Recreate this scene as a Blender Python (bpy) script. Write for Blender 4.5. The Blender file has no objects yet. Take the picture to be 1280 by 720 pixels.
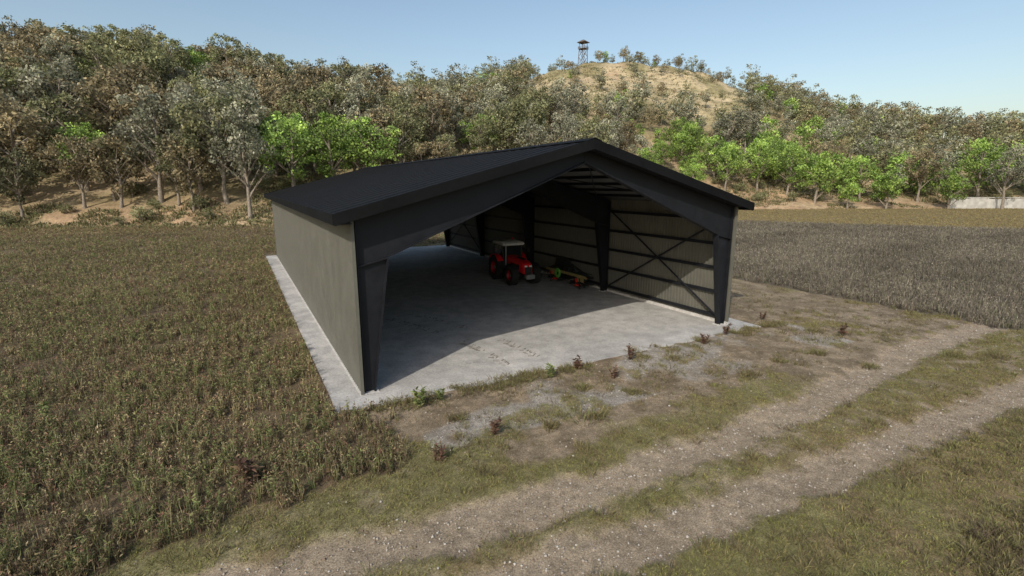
import bpy, bmesh, math, random
import numpy as np
from mathutils import Vector, Matrix
random.seed(7); rng=np.random.default_rng(11)
R=math.radians
scn=bpy.context.scene
col=scn.collection
CX,CY,CH=-3.614,-18.43,8.0
CA,SA=math.cos(R(28.7)),math.sin(R(28.7))
F=623.5; PC,PS=math.cos(R(11.69)),math.sin(R(11.69))
def c2w(X,Y): return CX+X*CA+Y*SA, CY-X*SA+Y*CA
def w2c(x,y): return (x-CX)*CA-(y-CY)*SA, (x-CX)*SA+(y-CY)*CA
def px2w(px,py):
    u=(px-640)/F; v=(360-py)/F
    Yr=PC+PS*v; Zr=-PS+PC*v
    t=-CH/Zr
    return c2w(u*t,Yr*t)
# ---------------------------------------------------------------- noise
def _h(ix,iy,s):
    v=np.sin(ix*127.1+iy*311.7+s*74.7)*43758.5453
    return v-np.floor(v)
def vnoise(x,y,s=0):
    x=np.asarray(x,float); y=np.asarray(y,float)
    ix=np.floor(x); iy=np.floor(y); fx=x-ix; fy=y-iy
    fx=fx*fx*(3-2*fx); fy=fy*fy*(3-2*fy)
    a=_h(ix,iy,s); b=_h(ix+1,iy,s); c=_h(ix,iy+1,s); d=_h(ix+1,iy+1,s)
    return (a*(1-fx)+b*fx)*(1-fy)+(c*(1-fx)+d*fx)*fy
def fbm(x,y,s=0,o=3):
    r=0; A=.5; T=0
    for k in range(o):
        r=r+A*vnoise(np.asarray(x)*2**k+k*17.3,np.asarray(y)*2**k+k*9.1,s+k); T+=A; A*=.5
    return r/T
def sm(a,b,x):
    t=np.clip((x-a)/(b-a),0,1); return t*t*(3-2*t)
# ---------------------------------------------------------------- materials
def nt(name):
    m=bpy.data.materials.new(name); m.use_nodes=True
    t=m.node_tree; return m,t,t.nodes['Principled BSDF'],t.nodes['Material Output']
def N(t,k,**kw):
    n=t.nodes.new(k)
    for a,b in kw.items(): setattr(n,a,b)
    return n
def noise(t,scale,detail=4,coord='Object'):
    tc=N(t,'ShaderNodeTexCoord'); n=N(t,'ShaderNodeTexNoise'); n.inputs['Scale'].default_value=scale; n.inputs['Detail'].default_value=detail
    t.links.new(tc.outputs[coord],n.inputs['Vector']); return n
def maprange(t,sock,a,b,c,d):
    m=N(t,'ShaderNodeMapRange'); t.links.new(sock,m.inputs[0])
    for i,v in enumerate((a,b,c,d)): m.inputs[i+1].default_value=v
    return m.outputs[0]
def mul(t,a,b):
    m=N(t,'ShaderNodeMath',operation='MULTIPLY'); t.links.new(a,m.inputs[0]); t.links.new(b,m.inputs[1]); return m.outputs[0]
def scalecol(t,csock,fsock):
    v=N(t,'ShaderNodeVectorMath',operation='SCALE'); t.links.new(csock,v.inputs[0]); t.links.new(fsock,v.inputs['Scale']); return v.outputs[0]
def pm(name,c,rough=.6,metal=0,var=.25,scale=3,bump=0,spec=.4,alpha=1):
    m,t,b,o=nt(name)
    n=noise(t,scale); f=maprange(t,n.outputs[0],.25,.75,1-var,1+var)
    n2=noise(t,scale*11,2); f2=maprange(t,n2.outputs[0],.25,.75,1-var*.5,1+var*.5)
    rgb=N(t,'ShaderNodeRGB'); rgb.outputs[0].default_value=(*c,1)
    t.links.new(scalecol(t,rgb.outputs[0],mul(t,f,f2)),b.inputs['Base Color'])
    t.links.new(maprange(t,n.outputs[0],.3,.7,max(0,rough-.08),min(1,rough+.08)),b.inputs['Roughness'])
    b.inputs['Metallic'].default_value=metal; b.inputs['Specular IOR Level'].default_value=spec; b.inputs['Alpha'].default_value=alpha
    if bump:
        bp=N(t,'ShaderNodeBump'); bp.inputs['Strength'].default_value=bump; bp.inputs['Distance'].default_value=.02
        t.links.new(n2.outputs[0],bp.inputs['Height']); t.links.new(bp.outputs[0],b.inputs['Normal'])
    return m
def attr_mat(name,rough=.85,scales=(),transl=0,objvar=0,bump=0,spec=.15,gain=1):
    m,t,b,o=nt(name)
    a=N(t,'ShaderNodeAttribute',attribute_name='Col'); c=a.outputs['Color']
    last=None
    if gain!=1:
        v=N(t,'ShaderNodeVectorMath',operation='SCALE'); t.links.new(c,v.inputs[0]); v.inputs['Scale'].default_value=gain; c=v.outputs[0]
    for s,v in scales:
        n=noise(t,s,5); last=n
        c=scalecol(t,c,maprange(t,n.outputs[0],.25,.75,1-v,1+v))
    if objvar:
        oi=N(t,'ShaderNodeObjectInfo'); c=scalecol(t,c,maprange(t,oi.outputs['Random'],0,1,1-objvar,1+objvar))
    t.links.new(c,b.inputs['Base Color']); b.inputs['Roughness'].default_value=rough; b.inputs['Specular IOR Level'].default_value=spec
    if bump and last:
        bp=N(t,'ShaderNodeBump'); bp.inputs['Strength'].default_value=bump; bp.inputs['Distance'].default_value=.03
        t.links.new(last.outputs[0],bp.inputs['Height']); t.links.new(bp.outputs[0],b.inputs['Normal'])
    if transl:
        tr=N(t,'ShaderNodeBsdfTranslucent'); t.links.new(c,tr.inputs['Color'])
        mx=N(t,'ShaderNodeMixShader'); mx.inputs[0].default_value=transl
        t.links.new(b.outputs[0],mx.inputs[1]); t.links.new(tr.outputs[0],mx.inputs[2]); t.links.new(mx.outputs[0],o.inputs['Surface'])
    return m
M={}
M['ground']=attr_mat('ground_soil',.95,((.9,.16),(5,.30),(26,.55),(90,.45)),bump=.9,gain=1.6)
M['hill']=attr_mat('hill_soil',.95,((.08,.2),(.5,.35),(2.5,.35)),bump=.5,gain=1.65)
M['blade']=attr_mat('grass_blade',.8,transl=.25,gain=2.2)
M['leaf']=attr_mat('tree_leaf',.8,transl=.25,objvar=.25,gain=2.75)
M['stone']=attr_mat('stone',.9,((30,.3),),gain=1.1)
M['bark']=pm('bark',(.25,.21,.165),.9,var=.4,scale=4,bump=.5)
M['steel']=pm('black_painted_steel',(.0115,.0125,.016),.55,var=.3,scale=2,spec=.25)
M['rooff']=pm('black_roof_sheet',(.0075,.0078,.0084),.75,var=.35,scale=.6,spec=.12)
M['bounce']=pm('grey_roof_bounce',(.12,.117,.11),.7,var=.2,scale=.8,spec=.2)  # roof underside made paler than the black roof to bounce light indoors
M['clad']=pm('greige_cladding',(.118,.115,.094),.55,var=.12,scale=.8)
M['plinth']=pm('pale_concrete',(.5,.48,.45),.85,var=.2,scale=2,bump=.2)
M['cwall']=pm('weathered_concrete',(.46,.44,.40),.9,var=.3,scale=.6,bump=.3)
M['red']=pm('red_paint',(.72,.014,.02),.35,var=.08,scale=3,spec=.5)
M['rimred']=pm('red_rim',(.42,.014,.018),.5,var=.2,scale=3)
M['white']=pm('white_paint',(.8,.8,.78),.4,var=.06)
M['black']=pm('black_plastic',(.02,.02,.021),.5,var=.2)
M['rubber']=pm('tyre_rubber',(.022,.021,.02),.85,var=.35,scale=6,bump=.2)
M['glass']=pm('cab_glass',(.012,.016,.019),.1,var=.05,spec=.35)
M['lamp']=pm('lamp_lens',(.8,.8,.76),.15,var=.05)
M['grey']=pm('grey_metal',(.25,.25,.25),.5,metal=.3)
M['tan']=pm('tan_panel',(.27,.215,.085),.7,var=.4,scale=5)
M['dgreen']=pm('dark_green_paint',(.035,.055,.028),.5,var=.3)
M['green']=pm('green_paint',(.16,.5,.08),.4)
M['orange']=pm('orange_red_paint',(.6,.045,.025),.4)
M['wood']=pm('weathered_timber',(.13,.105,.085),.85,var=.35,scale=1)
def concrete():
    m,t,b,o=nt('concrete_slab_surface')
    n1=noise(t,.22,6); n2=noise(t,1.3,6); n3=noise(t,14,5); n4=noise(t,120,2)
    rgb=N(t,'ShaderNodeRGB'); rgb.outputs[0].default_value=(.455,.435,.405,1)
    f=mul(t,mul(t,maprange(t,n1.outputs[0],.3,.7,.80,1.12),maprange(t,n2.outputs[0],.3,.7,.80,1.16)),mul(t,maprange(t,n3.outputs[0],.3,.7,.78,1.18),maprange(t,n4.outputs[0],.3,.7,.80,1.18)))
    t.links.new(scalecol(t,rgb.outputs[0],f),b.inputs['Base Color']); b.inputs['Roughness'].default_value=.85
    bp=N(t,'ShaderNodeBump'); bp.inputs['Strength'].default_value=.25; bp.inputs['Distance'].default_value=.01
    t.links.new(n3.outputs[0],bp.inputs['Height']); t.links.new(bp.outputs[0],b.inputs['Normal'])
    return m
M['concrete']=concrete()
M['mud']=pm('dried_mud',(.165,.142,.11),.95,var=.5,scale=3)
# ---------------------------------------------------------------- object helpers
def tag(o,label=None,cat=None,group=None,kind=None):
    if label: o['label']=label
    if cat: o['category']=cat
    if group: o['group']=group
    if kind: o['kind']=kind
    return o
def link(o,parent=None):
    col.objects.link(o)
    if parent is not None: o.parent=parent
    return o
def empty(name,loc,rz=0,sc=1):
    o=bpy.data.objects.new(name,None); o.location=loc; o.rotation_euler=(0,0,rz); o.scale=(sc,)*3; o.empty_display_size=.3
    return link(o)
def npmesh(name,V,Fc,C=None):
    V=np.ascontiguousarray(V,dtype=np.float32).reshape(-1,3); Fc=np.ascontiguousarray(Fc,dtype=np.int32); k=Fc.shape[1]
    me=bpy.data.meshes.new(name); me.vertices.add(len(V)); me.vertices.foreach_set('co',V.ravel())
    me.loops.add(Fc.size); me.loops.foreach_set('vertex_index',Fc.ravel())
    me.polygons.add(len(Fc)); me.polygons.foreach_set('loop_start',np.arange(len(Fc),dtype=np.int32)*k)
    me.update(calc_edges=True)
    if C is not None:
        C=np.asarray(C,dtype=np.float32).reshape(-1,3)
        a=me.color_attributes.new('Col','FLOAT_COLOR','POINT')
        a.data.foreach_set('color',np.concatenate([C,np.ones((len(C),1),np.float32)],1).ravel())
    return me
def npobj(name,V,Fc,C,mat,parent=None,smooth=False):
    me=npmesh(name,V,Fc,C); me.materials.append(mat)
    if smooth: me.shade_smooth()
    return link(bpy.data.objects.new(name,me),parent)
class MB:
    def __init__(s): s.v=[]; s.f=[]
    def add(s,vs,fs):
        b=len(s.v); s.v+= [tuple(p) for p in vs]; s.f+=[tuple(i+b for i in q) for q in fs]; return s
    def box(s,c,d,rot=None):
        x,y,z=[k/2 for k in d]; P=[Vector(p) for p in ((-x,-y,-z),(x,-y,-z),(x,y,-z),(-x,y,-z),(-x,-y,z),(x,-y,z),(x,y,z),(-x,y,z))]
        if rot is not None: P=[rot@p for p in P]
        c=Vector(c); return s.add([p+c for p in P],[(3,2,1,0),(4,5,6,7),(0,1,5,4),(1,2,6,5),(2,3,7,6),(3,0,4,7)])
    def bx(s,x0,x1,y0,y1,z0,z1): return s.box(((x0+x1)/2,(y0+y1)/2,(z0+z1)/2),(abs(x1-x0),abs(y1-y0),abs(z1-z0)))
    def prism(s,poly,axis,a0,a1):
        n=len(poly)
        f=(lambda p,a:(p[0],a,p[1])) if axis=='y' else ((lambda p,a:(a,p[0],p[1])) if axis=='x' else (lambda p,a:(p[0],p[1],a)))
        vs=[f(p,a0) for p in poly]+[f(p,a1) for p in poly]
        fs=[tuple(range(n)),tuple(range(2*n-1,n-1,-1))]+[(i,(i+1)%n,n+(i+1)%n,n+i) for i in range(n)]
        return s.add(vs,fs)
    def path(s,pts,rad,n=6):
        pts=[Vector(p) for p in pts]; vs=[]
        for i,p in enumerate(pts):
            d=(pts[min(i+1,len(pts)-1)]-pts[max(i-1,0)]).normalized()
            a=Vector((1,0,0)) if abs(d.x)<.8 else Vector((0,1,0)); u=d.cross(a).normalized(); w=d.cross(u)
            for k in range(n):
                t=2*math.pi*k/n; vs.append(p+(u*math.cos(t)+w*math.sin(t))*rad[i])
        fs=[(i*n+k,i*n+(k+1)%n,(i+1)*n+(k+1)%n,(i+1)*n+k) for i in range(len(pts)-1) for k in range(n)]
        fs+=[tuple(range(n))[::-1],tuple((len(pts)-1)*n+k for k in range(n))]
        return s.add(vs,fs)
    def tube(s,a,b,r,r1=None,n=8): return s.path([a,b],[r,r if r1 is None else r1],n)
    def lathe(s,prof,c,n=24,axis='x'):
        vs=[]
        for r,a in prof:
            for k in range(n):
                t=2*math.pi*k/n
                vs.append((c[0]+a,c[1]+r*math.cos(t),c[2]+r*math.sin(t)) if axis=='x' else (c[0]+r*math.cos(t),c[1]+r*math.sin(t),c[2]+a))
        return s.add(vs,[(i*n+k,i*n+(k+1)%n,(i+1)*n+(k+1)%n,(i+1)*n+k) for i in range(len(prof)-1) for k in range(n)])
    def loft(s,secs):
        n=len(secs[0]); vs=[p for q in secs for p in q]
        fs=[(i*n+k,i*n+(k+1)%n,(i+1)*n+(k+1)%n,(i+1)*n+k) for i in range(len(secs)-1) for k in range(n)]
        fs+=[tuple(range(n))[::-1],tuple((len(secs)-1)*n+k for k in range(n))]
        return s.add(vs,fs)
    def build(s,name,mat,parent=None,smooth=None,bevel=0):
        me=bpy.data.meshes.new(name); me.from_pydata(s.v,[],s.f)
        bm=bmesh.new(); bm.from_mesh(me); bmesh.ops.recalc_face_normals(bm,faces=bm.faces)
        if bevel: bmesh.ops.bevel(bm,geom=bm.edges[:],offset=bevel,segments=2,affect='EDGES',clamp_overlap=True)
        bm.to_mesh(me); bm.free()
        if smooth:
            me.shade_smooth(); me.set_sharp_from_angle(angle=R(smooth))
        me.materials.append(mat)
        return link(bpy.data.objects.new(name,me),parent)
# ---------------------------------------------------------------- ground zones
X1=[-300,-20,-3.7,1.7,9.3,16,24.4,34,60,300]; Y1=[-6,-6.9,-8.15,-8.75,-8.9,-8.4,-7.4,-7.2,-9,-12]
X2=[-300,-20,-3.7,.8,11.2,24,60,300]; Y2=[-8.2,-9,-10.3,-10.75,-11.45,-11.8,-13,-16]
def y1(x): return np.interp(x,X1,Y1)
def y2(x): return np.interp(x,X2,Y2)
SX0,SX1,SY0,SY1=-1.15,22.0,-1.2,44.3
def zones(x,y):
    x=np.asarray(x,float); y=np.asarray(y,float)
    n1=fbm(x*.45,y*.45,1); n2=fbm(x*1.6,y*1.6,5); n3=fbm(x*.16,y*.16,9)
    w=(n2-.5)
    d1=np.abs(y-y1(x)+w*.9); d2=np.abs(y-y2(x)+w*.9)
    t1=1-sm(.46,1.0,d1); t2=1-sm(.46,.98,d2)
    X,Y=w2c(x,y)
    fl=((x<-.05+w*2.2)&(y>-5.5+.07*x+w*2.4)&~((x>SX0-.15)&(y>SY0-.1)&(y<SY1)))|((y>46.5+w)&(x<33))
    fr=(x>34+w*1.5)&(y>-8.5+w)&(Y<135.7-.503*X+w*4)
    slab=(x>SX0)&(x<SX1)&(y>SY0)&(y<SY1)
    top=-6.25+(n1-.5)*2.4+2.8*(1-sm(-.5,3.5,x))
    g=sm(0,.7,top-y)
    g=np.where((x>13)&(y>y1(x)-.3),g*(1-sm(13,19,x)),g)
    yard=sm(.57,.69,n1*.6+n2*.4)*.8
    g=np.maximum(g,np.where(y>-6.5,yard,0))
    side=(x>28)&(y>-5)
    g=np.where(side,np.maximum(g,sm(.38,.6,n1)*.8*sm(28,32,x)),g)
    lower=sm(.5,1.3,y2(x)-y)
    g=g*(1-t1*.97)*(1-t2*.97)
    g=g*np.clip(.5+1.3*(n2-.28)+lower*.5,0,1)
    mid=(y<y1(x)-.4)&(y>y2(x)+.4)
    g=np.where(mid,g*sm(.27,.46,n1*.5+n2*.5)*1.0,g)
    g=np.where(slab|fl|fr,0,g)
    gray=np.where((y>-5.2)&(y<-.9)&(x>1)&(x<24),sm(.46,.62,n1),0)
    return dict(n1=n1,n2=n2,n3=n3,t1=t1,t2=t2,fl=fl,fr=fr,slab=slab,g=np.clip(g,0,1),gray=gray,X=X,Y=Y,lower=lower)
def gz(x,y,Z=None):
    x=np.asarray(x,float); y=np.asarray(y,float)
    if Z is None: Z=zones(x,y)
    z=(Z['n1']-.5)*.10+(fbm(x*3,y*3,22)-.5)*.07
    z=z-.10*Z['t1']-.10*Z['t2']
    fade=np.clip(1-(np.hypot(x-8,y+8)-60)/60,0,1); z=z*fade
    nearfront=sm(-4,-1.6,y)*(x>-1.5)*(x<24.5)
    z=z+nearfront*(.10+(fbm(x*.9,y*.9,31)-.45)*.22)
    inside=(x>SX0+.05)&(x<SX1-.05)&(y>SY0+1.0)&(y<SY1-.05)
    ins2=sm(SY0+.1,SY0+.95,y)*(x>SX0)*(x<SX1)*(y<SY1)
    z=np.where(inside,-.08,z-ins2*.27)
    outl=(x<=SX0+.05)|(x>=SX1-.05)
    z=np.where(outl&(y>SY0)&(y<SY1)&(np.abs(x-11)<14),np.minimum(z,.06),z)
    return z
def L3(a): return np.array(a,float)
def lerp(a,b,t): return a*(1-t[...,None])+b*t[...,None]
def ground_color(Z):
    sh=Z['n1'].shape; n1,n2,n3=Z['n1'],Z['n2'],Z['n3']
    c=np.zeros(sh+(3,))+L3((.182,.142,.095))
    c=lerp(c,np.zeros_like(c)+L3((.125,.096,.063)),sm(.35,.65,n2))
    c=lerp(c,np.zeros_like(c)+L3((.22,.207,.187)),Z['gray']*.7)
    c=lerp(c,np.zeros_like(c)+L3((.222,.176,.125)),np.maximum(Z['t1'],Z['t2'])*.85*(.7+.35*n1))
    gc=lerp(np.zeros_like(c)+L3((.112,.106,.04)),np.zeros_like(c)+L3((.14,.106,.056)),sm(.35,.65,n3*.5+n2*.5))
    c=lerp(c,gc,np.clip(Z['g']*1.15,0,1)*.85)
    fc=lerp(np.zeros_like(c)+L3((.075,.055,.034)),np.zeros_like(c)+L3((.115,.086,.05)),n2)
    c=lerp(c,fc,Z['fl'].astype(float))
    dc=np.zeros_like(c)+L3((.092,.078,.058))
    c=lerp(c,dc,Z['fr'].astype(float))
    far=((Z['Y']>60)&~Z['fr']&~Z['fl'])|((np.hypot(Z['X'],Z['Y'])>110)&~Z['fr'])
    oc=lerp(np.zeros_like(c)+L3((.16,.118,.055)),np.zeros_like(c)+L3((.11,.085,.042)),n3)
    c=lerp(c,oc,far.astype(float))
    return c
def axis(a,b,st,lim,gr=1.13):
    core=list(np.arange(a,b,st)); lo=[]; s=st; v=a
    while v>-lim: s*=gr; v-=s; lo.append(v)
    hi=[]; s=st; v=core[-1]
    while v<lim: s*=gr; v+=s; hi.append(v)
    return np.array(lo[::-1]+core+hi)
gx=axis(-13,37,.13,2600); gy=axis(-18,.4,.13,2600)
GX,GY=np.meshgrid(gx,gy); Zg=zones(GX,GY); GZ=gz(GX,GY,Zg); GC=ground_color(Zg)
nx,ny=len(gx),len(gy)
idx=np.arange(nx*ny).reshape(ny,nx)
quads=np.stack([idx[:-1,:-1],idx[:-1,1:],idx[1:,1:],idx[1:,:-1]],-1).reshape(-1,4)
qx=((GX[:-1,:-1]+GX[1:,1:])/2).ravel(); qy=((GY[:-1,:-1]+GY[1:,1:])/2).ravel()
isroad=(qy<y1(qx)+.8)&(qy>y2(qx)-.8)&(qx>-70)&(qx<150)
isyard=~isroad&(((qy>-6.2)&(qy<SY0+1.0)&(qx>0)&(qx<34))|((qx>=SX1-.3)&(qx<34)&(qy>-6.2)&(qy<46)))
V=np.stack([GX,GY,GZ],-1).reshape(-1,3); C=GC.reshape(-1,3)
for nm,ms in (('ground',~isroad&~isyard),('dirt_road',isroad),('dirt_yard',isyard)):
    q=quads[ms]; u,inv=np.unique(q,return_inverse=True)
    o=npobj(nm,V[u],inv.reshape(-1,4),C[u],M['ground'],smooth=True)
    lb={'ground':'flat soil and grass ground of the farm land','dirt_road':'pebbly two-rut dirt track with grass down its middle','dirt_yard':'bare sandy dirt apron before the open shed'}[nm]
    tag(o,lb,{'ground':'ground','dirt_road':'dirt road','dirt_yard':'dirt yard'}[nm],kind='structure')
# ---------------------------------------------------------------- hills
ta=[-2.2,-1.6,-1.0,-.65,-.4,-.12,.05,.16,.3,.44,.57,.72,.9,1.05,1.6,2.2]
tf=[75,80,93,95,99,112,135,160,168,170,170,172,176,178,180,180]
tr=[180,190,212,230,270,350,395,400,400,390,370,350,330,310,290,290]
tz=[43,45,49,56,46,58,86,98,92,77,57,43,35,34,34,34]
da=np.linspace(-2.2,2.2,600)
ker=np.exp(-np.linspace(-2.5,2.5,41)**2/2); ker/=ker.sum()
def smooth_tab(t):
    v=np.interp(da,ta,t); return np.convolve(np.pad(v,20,mode='edge'),ker,mode='valid')
sf,sr,sz=smooth_tab(tf),smooth_tab(tr),smooth_tab(tz)
def tpar(X,Y):
    a=X/np.maximum(Y,1); f=np.interp(a,da,sf)+ (fbm(X*.04,Y*.04,51)-.5)*8
    return a,f,np.interp(a,da,sr),np.interp(a,da,sz)
def hz(X,Y):
    X=np.asarray(X,float); Y=np.asarray(Y,float)
    a,f,r,z=tpar(X,Y); t=(Y-f)/(r-f)
    tc=np.clip(t,0,1); p=(tc-.12*tc**6)/.88
    p=np.where(t>1,np.maximum(1-.45*(t-1),.15),p)
    h=z*p+((fbm(X*.035,Y*.035,61,4)-.5)*13*np.clip(t*2.5,0,1)*np.where(t<1,1,.5))+(fbm(X*.15,Y*.15,63)-.5)*2.4*np.clip(t*6,0,1)
    return np.where(t<0,-.6+np.clip(t+.04,0,.04)*12,h)
aa=np.linspace(-2.0,2.0,400); tt=np.concatenate([np.linspace(-.04,1.1,170),np.linspace(1.13,2.6,24)])
A,T=np.meshgrid(aa,tt); f0=np.interp(A,da,sf); r0=np.interp(A,da,sr); HY=f0+T*(r0-f0); HX=A*HY
HZ=hz(HX,HY); wx,wy=c2w(HX,HY)
nA,nT=len(aa),len(tt); idx=np.arange(nA*nT).reshape(nT,nA)
q=np.stack([idx[:-1,:-1],idx[:-1,1:],idx[1:,1:],idx[1:,:-1]],-1).reshape(-1,4)
n_a=fbm(HX*.03,HY*.03,71,4); n_b=fbm(HX*.15,HY*.15,73,3)
hc=np.zeros(A.shape+(3,))+L3((.25,.185,.115))
hc=lerp(hc,np.zeros_like(hc)+L3((.135,.112,.058)),sm(.30,.54,n_a*.55+n_b*.45))
hc=lerp(hc,np.zeros_like(hc)+L3((.235,.155,.095)),(1-sm(.03,.14,T))*sm(.3,.6,n_b)*.8)
bald=sm(-.02,.06,A)*(1-sm(.42,.52,A))*sm(.38,.5,T)
gul=np.abs(fbm(HX*.05+HY*.01,HY*.015,76,4)-.5)*2
n_c=fbm(HX*.07,HY*.05,79,4)
hc=lerp(hc,np.zeros_like(hc)+L3((.29,.235,.145)),bald*sm(.25,.5,n_a*.5+n_b*.5)*.85)
hc=lerp(hc,np.zeros_like(hc)+L3((.14,.122,.06)),bald*sm(.49,.6,n_c)*.85)
hc=lerp(hc,np.zeros_like(hc)+L3((.16,.132,.07)),bald*(1-sm(.0,.18,gul))*.85)
o=npobj('hills',np.stack([wx,wy,HZ],-1),q,hc,M['hill'],smooth=True)
tag(o,'sandy wooded hills rising behind the fields','hills',kind='structure')
# ---------------------------------------------------------------- blades
def blades(P,D,Lg,Wd,Cc,droop=.15,base_dark=.6):
    n=len(P); D=D/np.linalg.norm(D,axis=1,keepdims=True)
    th=rng.uniform(0,2*np.pi,n); S=np.stack([np.cos(th),np.sin(th),np.zeros(n)],1)
    S=S-D*(S*D).sum(1,keepdims=True); S/=np.linalg.norm(S,axis=1,keepdims=True)+1e-6
    Lg=np.broadcast_to(Lg,(n,))[:,None]; Wd=np.broadcast_to(Wd,(n,))[:,None]
    m=P+D*Lg*.55; t=P+D*Lg; h=D.copy(); h[:,2]=0
    t=t+h*Lg*.3; t[:,2]-=(droop*Lg[:,0])
    V=np.stack([P-S*Wd*.35,P+S*Wd*.35,m-S*Wd*.5,m+S*Wd*.5,t],1)
    b=np.arange(n)[:,None]*5
    Fc=np.concatenate([b+np.array([[0,1,3]]),b+np.array([[0,3,2]]),b+np.array([[2,3,4]])],0)
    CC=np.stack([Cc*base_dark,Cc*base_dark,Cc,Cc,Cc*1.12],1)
    return V.reshape(-1,3),Fc,CC.reshape(-1,3)
def clumps(x,y,z,K,rad,hmin,hmax,wid,pal,lean=.45,scale=None,tint=None,droop=.15,hvar=(.65,1.25)):
    n=len(x); s=np.ones(n) if scale is None else scale
    i=np.repeat(np.arange(n),K); m=len(i)
    ang=rng.uniform(0,2*np.pi,m); rr=rad*np.sqrt(rng.uniform(0,1,m))*s[i]
    P=np.stack([x[i]+rr*np.cos(ang),y[i]+rr*np.sin(ang),z[i]-.02],1)
    l=lean*rng.uniform(.1,1,m); D=np.stack([np.cos(ang)*l,np.sin(ang)*l,np.ones(m)],1)
    hc=rng.uniform(*hvar,n)[i]
    H=rng.uniform(hmin,hmax,m)*hc; pal=np.array(pal)
    pc=rng.integers(0,len(pal),n)[i]; pb=rng.integers(0,len(pal),m); pick=np.where(rng.uniform(0,1,m)<.75,pc,pb)
    Cc=pal[pick]*rng.uniform(.65,1.35,m)[:,None]
    if tint is not None: Cc=Cc*tint[i][:,None]
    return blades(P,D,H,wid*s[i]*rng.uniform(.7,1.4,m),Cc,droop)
def join(parts):
    Vs,Fs,Cs=[],[],[]; b=0
    for V_,F_,C_ in parts: Vs.append(V_); Fs.append(F_+b); Cs.append(C_); b+=len(V_)
    return np.concatenate(Vs),np.concatenate(Fs),np.concatenate(Cs)
def scatter(n,d0,d1,e,a0,a1):
    u=rng.uniform(0,1,n); Y=(d0**e+u*(d1**e-d0**e))**(1/e); a=rng.uniform(a0,a1,n)
    x,y=c2w(a*Y,Y); return x,y,Y
def leafy(x,y,zz,sc,K,spread,zlo,zhi,lmin,lmax,wid,pal,tint):
    i=np.repeat(np.arange(len(x)),K); m=len(i); an=rng.uniform(0,6.28,m); pl=np.array(pal)
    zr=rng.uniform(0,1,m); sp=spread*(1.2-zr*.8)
    P=np.stack([x[i]+rng.normal(0,1,m)*sp*sc[i],y[i]+rng.normal(0,1,m)*sp*sc[i],zz[i]+zlo+(zhi-zlo)*zr*tint[1][i]],1)
    D=np.stack([np.cos(an),np.sin(an),rng.uniform(.0,1.8,m)],1)
    pc=rng.integers(0,len(pl),len(x))[i]; pb=rng.integers(0,len(pl),m)
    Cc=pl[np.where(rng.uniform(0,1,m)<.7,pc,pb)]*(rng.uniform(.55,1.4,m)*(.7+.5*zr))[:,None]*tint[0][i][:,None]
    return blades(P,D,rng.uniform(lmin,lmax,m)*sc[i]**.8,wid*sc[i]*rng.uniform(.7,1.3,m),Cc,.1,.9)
# left / rear field: short separate leafy stalks with soil between
palL=[(.115,.083,.046),(.08,.057,.034),(.10,.10,.04),(.18,.142,.082),(.083,.094,.037),(.065,.046,.03),(.12,.105,.058),(.10,.06,.042),(.12,.10,.052)]
x,y,Y=scatter(74000,6.5,98,.62,-1.5,.1)
x=np.round(x/.48)*.48+rng.normal(0,.12,len(x))
Z=zones(x,y); X_,Y_=w2c(x,y); _,ff,_,_=tpar(X_,Y_)
k=Z['fl']&(Y_<ff-.5)&(Y_>4)&(rng.uniform(0,1,len(x))<np.clip((fbm(x*.9,y*.9,33)-.25)*3.2,.2,1)); x,y,Y=x[k],y[k],Y_[k]; Zk={q_:v_[k] for q_,v_ in Z.items()}
sc=np.clip((Y/16)**.48,.85,2.4)
tint=.72+.6*Zk['n3']; hv=rng.uniform(.45,1.5,len(x))
zz=gz(x,y,Zk)
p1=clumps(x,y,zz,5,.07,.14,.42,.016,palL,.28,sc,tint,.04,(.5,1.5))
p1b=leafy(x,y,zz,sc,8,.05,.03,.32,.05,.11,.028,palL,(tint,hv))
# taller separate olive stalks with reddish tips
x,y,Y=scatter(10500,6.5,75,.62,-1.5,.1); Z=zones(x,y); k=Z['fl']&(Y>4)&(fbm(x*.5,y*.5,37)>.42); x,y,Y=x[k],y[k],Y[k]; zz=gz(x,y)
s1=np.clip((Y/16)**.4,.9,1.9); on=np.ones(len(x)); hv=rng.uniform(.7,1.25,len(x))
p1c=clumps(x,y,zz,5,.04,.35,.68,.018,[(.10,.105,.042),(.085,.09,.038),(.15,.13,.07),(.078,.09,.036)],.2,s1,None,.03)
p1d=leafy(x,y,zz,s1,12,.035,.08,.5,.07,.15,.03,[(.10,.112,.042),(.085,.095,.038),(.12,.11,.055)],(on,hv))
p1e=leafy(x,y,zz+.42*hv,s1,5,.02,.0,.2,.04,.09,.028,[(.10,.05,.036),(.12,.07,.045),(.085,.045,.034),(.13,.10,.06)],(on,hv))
o=npobj('field_stubble',*join([p1,p1b,p1c,p1d,p1e]),M['blade']); tag(o,'brown and olive dry crop growth covering the field left of the shed','crop',kind='stuff')
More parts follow.
